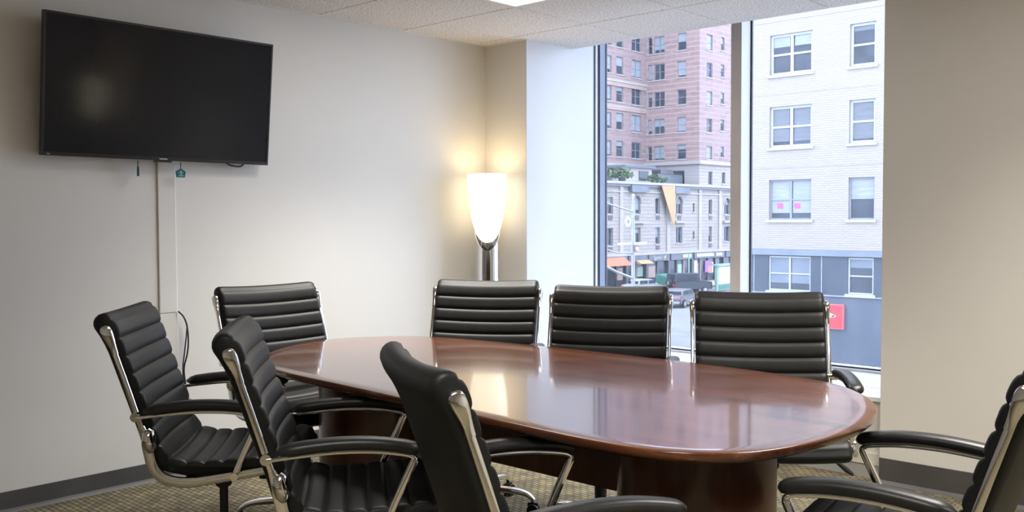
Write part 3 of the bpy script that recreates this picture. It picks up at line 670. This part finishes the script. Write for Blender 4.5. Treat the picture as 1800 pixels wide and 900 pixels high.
# --- pale low block with shops
pb = tag(empty('limestone_block'), 'pale limestone block with arched windows above a row of shops', 'building')
UP, LO = (1.80, 3.45), (-1.32, .42)
wins = []
for yc, w, kind in ((66.0, 1.3, 'a'), (70.45, .95, 'r'), (74.95, 1.35, 'a'), (78.7, .86, 'r'), (82.8, 1.25, 'a'), (85.7, .4, 's'), (89.2, .7, 'r'), (92.9, 1.3, 'a'), (97, 1.3, 'a')):
    if kind == 's': wins += [(yc-w/2, yc+w/2, 2.08, 3.0, kind), (yc-w/2, yc+w/2, -.9, -.1, kind)]
    else: wins += [(yc-w/2, yc+w/2, UP[0], UP[1]+(.2 if kind == 'a' else 0), kind), (yc-w/2, yc+w/2, LO[0], LO[1], 'r' if kind == 'r' else 'l')]
facade('stone_wall', 'limestone', pb, 'x', XH, 58, 104, -2.25, 4.9, wins, .3)
fbox('end_wall', 'limestone_x', pb, 'x', XH, 58, 58.3, -20, -.02, GZ, 4.9)
fbox('roof_terrace', 'slate', pb, 'x', XH, 58.3, YH, -23, -.02, 4.5, 4.88)
for i, h in enumerate(wins):
    w = window(pb, 'x', XH, h, 'grey_frame', 2 if h[4] in 'al' else 1, False, depth=.3, blind=[0, .6, .4, 0, .8, .3][i % 6], arch=h[4] == 'a')
    if h[4] in 'ra': fbox('grille', 'dark_shop', w, 'x', XH, (h[0]+h[1])/2-.33, (h[0]+h[1])/2+.33, 0, .06, h[2]-.6, h[2]-.2)
    if h[4] == 'a': fbox('bracket_ledge', 'stone_trim', w, 'x', XH, h[0]-.45, h[1]+.45, 0, .35, h[2]-.95, h[2]-.75)
fbox('cornice', 'stone_trim', pb, 'x', XH, 58, 104, 0, .5, 4.78, 5.02); fbox('cornice', 'grey_ledge', pb, 'x', XH, 58, 104, 0, .3, 4.55, 4.78)
fbox('string_course', 'stone_trim', pb, 'x', XH, 58, 104, 0, .15, 3.95, 4.08)
fbox('string_course', 'stone_trim', pb, 'x', XH, 58, 104, 0, .25, -2.4, -2.15)
for y in (72.2, 80.6, 86.9, 91.2): fbox('pilaster', 'stone_trim', pb, 'x', XH, y-.28, y+.28, 0, .14, -2.15, 4.55)
for y in (74.9, 82.8, 66): MB().rings([[F('x', XH, y-1.5, 0, 4.0), F('x', XH, y-1.5, .55, 4.0), F('x', XH, y-1.3, .35, 5.05), F('x', XH, y-1.3, 0, 5.05)], [F('x', XH, y+1.5, 0, 4.0), F('x', XH, y+1.5, .55, 4.0), F('x', XH, y+1.3, .35, 5.05), F('x', XH, y+1.3, 0, 5.05)]]).build('window_hood', 'slate', pb, 0)
shops = [(58.5, 65, 'dark_shop'), (65.4, 73.0, 'dark_shop'), (73.4, 76.5, 'pink_stone'), (76.9, 80.6, 'slate'), (81.0, 85.2, 'dark_shop'), (85.6, 92.0, 'dark_shop'), (92.4, 100, 'dark_shop')]
fbox('shop_wall', 'dark_shop', pb, 'x', XH, 58, 104, -.5, -.3, GZ, -2.4)
for i, (a, b, m) in enumerate(shops):
    sb = fbox('signboard', 'slate' if i != 1 else 'grey_ledge', pb, 'x', XH, a, b, -.3, .2, -3.1, -2.4)
    fbox('shop_pier', 'dark_shop', pb, 'x', XH, b, b+.4, -.3, .1, GZ, -2.4)
    nn_ = max(1, int((b-a)/1.4))
    for q in range(nn_):
        p0, p1 = a+(b-a)*q/nn_, a+(b-a)*(q+1)/nn_
        w = fbox('shop_window', m if (q+i) % 3 else 'pink_stone', pb, 'x', XH, p0, p0+.12, -.3, -.05, GZ+.2, -3.1)
        fbox('pane', 'pane', w, 'x', XH, p0+.12, p1, -.25, -.2, GZ+.5, -3.2)
        if (q+i) % 2: fbox('display', ('white_sign', 'mint', 'pink_stone', 'grey_ledge')[(q+2*i) % 4], w, 'x', XH, p0+.3, p1-.3, -.2, -.12, GZ+1.0+.2*(q % 2), -3.6)
MB().rings([[F('x', XH, 66.5, .2, -2.5), F('x', XH, 66.5, 1.5, -3.25), F('x', XH, 66.5, .2, -3.25)], [F('x', XH, 72.4, .2, -2.5), F('x', XH, 72.4, 1.5, -3.25), F('x', XH, 72.4, .2, -3.25)]]).build('awning', 'orange', pb, 0)
MB().rings([[F('x', XH, 74.6, .2, -2.9), F('x', XH, 74.6, .9, -3.25), F('x', XH, 74.6, .2, -3.25)], [F('x', XH, 76.8, .2, -2.9), F('x', XH, 76.8, .9, -3.25), F('x', XH, 76.8, .2, -3.25)]]).build('awning', 'peach', pb, 0)
for a, b in ((83.2, 84.9), (86.0, 89.6), (90.1, 91.4)): fbox('sign_panel', 'white_sign', pb, 'x', XH, a, b, .2, .25, -2.9, -2.55)
for y0, z0 in ((85.9, -4.6), (88.2, -4.7)): fbox('shop_poster', 'poster' if y0 > 87 else 'white_sign', pb, 'x', XH, y0, y0+(1.5 if y0 > 87 else .6), -.1, -.04, z0, z0+1.3)
cu = bpy.data.curves.new('shop_lettering', 'FONT'); cu.body = 'Sprint'; cu.size = .62; cu.extrude = .02
ct = bpy.data.objects.new('shop_lettering', cu); COL.objects.link(ct); cu.materials.append(M['white_sign']); ct.parent = pb
bpy.context.view_layer.update(); me_ = bpy.data.meshes.new_from_object(ct.evaluated_get(bpy.context.evaluated_depsgraph_get())); bpy.data.objects.remove(ct); ct = bpy.data.objects.new('shop_lettering', me_); COL.objects.link(ct); ct.parent = pb
ct.location = (XH+.23, 77.6, -2.95); ct.rotation_euler = (R(90), 0, R(90))
MB().rings([[F('x', XH, a, o, z) for a, z in ((79.5, -2.9), (79.75, -2.9), (80.0, -2.55), (79.75, -2.55))] for o in (.2, .25)]).build('shop_mark', 'yellow', pb, 0)
ground(pb, (-56, 80, GZ))
bn = tag(MB().rings([[F('x', XH, a, o, z) for a, z in ((78.55, 4.75), (81.1, 4.75), (81.15, 2.5), (81.0, .7), (80.75, .65))] for o in (.55, .60)]).build('pennant', 'peach', None, 0), 'peach coloured pennant hanging from the limestone cornice', 'banner')
# roof terrace clutter
e = tag(empty('rooftop_shed', (-55.0, 78.2, 4.88)), 'pale rooftop shed with one window on the limestone block terrace', 'shed')
MB().box(-2, 1.6, -2.6, 2.2, 0, 1.75).build('shed_body', 'stone_trim', e, 0); MB().box(-2.2, 1.9, -3, 2.6, 1.75, 2.0).build('shed_roof', 'slate', e, 0)
MB().box(1.6, 1.66, -.2, 1.5, .5, 1.45).build('shed_window', 'pane', e, 0)
e = tag(empty('rooftop_pavilion', (-55.0, 84.3, 4.88)), 'dark slate rooftop pavilion against the brick hotel', 'shed')
MB().box(-1.5, 1.5, -2.6, 2.3, 0, 1.3).build('pavilion_body', 'slate', e, 0); MB().box(-1.6, 1.6, -2.2, .2, 1.3, 1.75).build('pavilion_roof', 'dark_shop', e, 0)
def shrub(x, y, z, s, label):
    mb = MB()
    for i in range(70):
        a, b, r = random.uniform(0, 6.28), random.uniform(-.2, 1), random.uniform(.3, 1)*s
        p = Vector((math.cos(a)*r*.7, math.sin(a)*r*.7, .5*s+b*s*.5)); d = Vector((random.uniform(-1, 1), random.uniform(-1, 1), random.uniform(-.3, 1))).normalized()*.22*s; w = d.orthogonal().normalized()*.11*s
        mb.add([p-d, p+w, p+d, p-w], [(0, 1, 2, 3)])
    e = tag(empty('potted_shrub', (x, y, z)), label, 'plant', 'shrubs on the roof terrace')
    mb.build('foliage', 'foliage', e, 0); MB().lathe([(.2*s, 0), (.28*s, .4*s)], 12).build('pot', 'slate', e)
shrub(-52.4, 71.5, 4.88, 1.3, 'green shrub at the awning end of the limestone roof terrace')
shrub(-52.2, 73.4, 4.88, 1.5, 'large green shrub on the terrace beside the pale shed')
shrub(-52.0, 78.6, 4.88, 1.0, 'small green shrub in front of the pale rooftop shed window')
shrub(-52.0, 80.3, 4.88, .8, 'small green shrub above the peach pennant')

# --- street furniture
tp = tag(empty('traffic_signal_pole', (-40, 58.1, GZ)), 'galvanised traffic signal pole with orange signal and sign blades', 'signal pole')
MB().tube([(0, 0, 0), (0, 0, 3.8), (0, 0, 9.1)], [.17, .15, .11], 12).build('pole', 'galv', tp)
MB().tube([(0, 0, 4.3), (0, -2.2, 3.55+.9), (.0, -6.5, 5.3)], .06, 8).build('brace', 'galv', tp)
MB().tube([(0, -.1, 2.35), (0, -2.0, 2.85), (0, -5.0, 3.9)], .11, 8).build('lower_arm', 'galv', tp)
MB().tube([(0, 0, 7.65), (0, -1.6, 7.95), (0, -4.5, 8.5)], .07, 8).build('mast_arm', 'galv', tp)
MB().tube([(0, 0, 8.3), (0, -1.5, 8.8), (0, -4, 9.7)], .02, 6).build('guy_wire', 'galv', tp)
MB().box(-.03, .03, -2.1, 1.9, 5.02, 5.22).build('street_sign', 'white_sign', tp, 0)
MB().box(.10, .34, -.22, .22, 4.45, 4.98).build('signal_head', 'slate', tp, 0)
MB().lathe([(.19, 0), (.19, .05), (.1, .09)], 16).build('signal_lens', mat('orange_signal', (.8, .25, .12), .4, emit=(1, .35, .18), estr=.8), tp).matrix_local = Matrix.Translation((.34, 0, 4.68)) @ Matrix.Rotation(R(90), 4, 'Y')
d = MB().lathe([(.02, 0), (.42, 0), (.45, .03), (.42, .06), (.02, .06)], 28).build('round_sign', 'white_sign', tp); d.matrix_local = Matrix.Translation((.2, -1.05, 6.85)) @ Matrix.Rotation(R(90), 4, 'Y')
MB().box(.27, .275, -1.12, -.95, 6.75, 7.0).build('sign_print', 'slate', tp, 0)
gp = tag(empty('green_post', (-47.9, 79.0, GZ+.14)), 'thin mint green post on the shop pavement', 'post')
MB().tube([(0, 0, 0), (0, 0, 3.3)], .09, 10).build('pole', 'mint', gp); MB().lathe([(.2, 0), (.2, .12), (.1, .2)], 12).build('footing', 'mint', gp)
ks = tag(empty('bus_shelter', (-43.2, 77.9, GZ)), 'mint framed bus shelter with glowing white panel', 'shelter')
for p, q in (((0, -1.45), 0), ((0, 1.45), 0)): MB().box(-.12, .12, p[1]-.1, p[1]+.1, 0, 2.5).build('post', 'mint', ks, 0)
MB().box(-.4, .4, -1.7, 1.7, 2.5, 2.68).build('shelter_roof', 'mint', ks, 0)
MB().box(-.08, .08, -1.35, 1.35, .15, 2.5).build('panel_frame', 'mint', ks, 0)
MB().box(.08, .11, -1.1, 1.25, .75, 2.35).build('light_panel', mat('backlit_panel', (.9, .9, .9), .5, emit=(.95, 1, .98), estr=1.0), ks, 0)
MB().box(.08, .10, -1.2, 1.3, .2, .65).build('green_print', 'green_paint', ks, 0)
# --- vehicles
def car(name, x, y, rz, L_, Wd, Ht, prof, paint, label, spare=False):
    e = tag(empty(name, (x, y, GZ), rz), label, 'car', 'vehicles in the street')
    body, cab = prof
    def extr(pts, w0, w1):
        return MB().rings([[(p[0], -w, p[1]) for p in pts] for w in (w0, w1)][:1] + [[(p[0], w0, p[1]) for p in pts]])
    MB().rings([[(p, -Wd/2+i, q) for p, q in body] for i in (.08, 0)] + [[(p, Wd/2-i, q) for p, q in body] for i in (0, .08)]).build('body', paint, e, 30)
    MB().rings([[(p, -Wd/2+.16, q) for p, q in cab], [(p, Wd/2-.16, q) for p, q in cab]]).build('roof', paint, e, 30)
    cz0, cz1 = min(q for p, q in cab)+.06, max(q for p, q in cab)-.1; cx0, cx1 = min(p for p, q in cab), max(p for p, q in cab)
    mid = (cx0+cx1)/2
    for s in (-1, 1):
        for a, b in ((cx0+.28, mid-.06), (mid+.06, cx1-.38)):
            MB().box(a, b, s*(Wd/2-.165), s*(Wd/2-.145), cz0, cz1).build('side_window', 'pane', e, 0)
    MB().box(cx0-.01 if spare else cx0+.05, cx0+.2, -Wd/2+.3, Wd/2-.3, cz0+.05, cz1-.05).build('rear_window', 'pane', e, 0)
    for sx in (-1, 1):
        for s in (-1, 1):
            w = MB().tube([(sx*L_*.31, s*(Wd/2-.2), .33), (sx*L_*.31, s*(Wd/2+.02), .33)], .33, 18).build('wheel', 'tyre', e)
            MB().tube([(sx*L_*.31, s*(Wd/2+.015), .33), (sx*L_*.31, s*(Wd/2+.03), .33)], .19, 14).build('hubcap', 'galv', w)
    for s in (-1, 1): MB().box(-L_/2-.01, -L_/2+.05, s*(Wd/2-.25)-.14, s*(Wd/2-.25)+.14, .72, .88).build('tail_lamp', 'tail', e, 0)
    if spare:
        w = MB().tube([(-L_/2-.24, 0, 1.0), (-L_/2-.01, 0, 1.0)], .38, 20).build('spare_wheel', 'tyre', e); MB().tube([(-L_/2-.26, 0, 1.0), (-L_/2-.24, 0, 1.0)], .2, 14).build('hubcap', 'galv', w)
    MB().box(-L_/2-.06, -L_/2+.05, -Wd/2+.1, Wd/2-.1, .38, .55).build('bumper', 'galv', e, 0)
suv = ([(-2.0, .4), (-2.0, 1.15), (-1.9, 1.2), (.75, 1.2), (1.9, 1.1), (2.0, .95), (2.0, .4)], [(-1.98, 1.18), (-1.95, 1.85), (-1.8, 1.9), (.5, 1.9), (.85, 1.18)])
sed = ([(-2.2, .35), (-2.25, .75), (-2.1, .95), (-1.2, 1.0), (1.0, .98), (2.0, .82), (2.2, .6), (2.2, .35)], [(-1.6, .96), (-1.0, 1.42), (.2, 1.44), (1.1, .96)])
car('jeep', -44.5, 73.6, R(62), 4.0, 1.85, 1.9, suv, 'car_dark', 'dark boxy jeep with spare wheel on its tail', True)
car('sedan', -47.0, 69.8, R(80), 4.4, 1.8, 1.45, sed, 'car_white', 'white sedan parked near the signal pole')
car('sedan', -37.6, 61.4, R(100), 4.4, 1.8, 1.45, sed, 'car_grey', 'grey sedan showing red tail lamps between two chairs')
car('sedan', -45.8, 84.5, R(85), 4.4, 1.8, 1.45, sed, 'car_dark', 'dark sedan parked beyond the bus shelter')
dm = tag(empty('dumpster', (-47.8, 75.3, GZ+.14), R(3)), 'green dumpster on the shop pavement behind the signal pole', 'dumpster')
MB().rings([[(-.6, -1.4, .1), (.6, -1.4, .1), (.6, 1.4, .1), (-.6, 1.4, .1)], [(-.7, -1.5, 1.2), (.8, -1.5, 1.2), (.8, 1.5, 1.2), (-.7, 1.5, 1.2)]]).build('bin', 'green_paint', dm, 0)
MB().rings([[(-.72, -1.52, 1.2), (.82, -1.52, 1.2), (.82, 1.52, 1.2), (-.72, 1.52, 1.2)], [(-.72, -1.5, 1.5), (.6, -1.5, 1.32), (.6, 1.5, 1.32), (-.72, 1.5, 1.5)]]).build('lid', 'green_paint', dm, 0)
MB().box(-.5, -.3, -1.2, -1.0, -.0, .12).box(.3, .5, 1.0, 1.2, 0, .12).box(-.5, -.3, 1.0, 1.2, 0, .12).box(.3, .5, -1.2, -1.0, 0, .12).build('caster_feet', 'tyre', dm, 0)
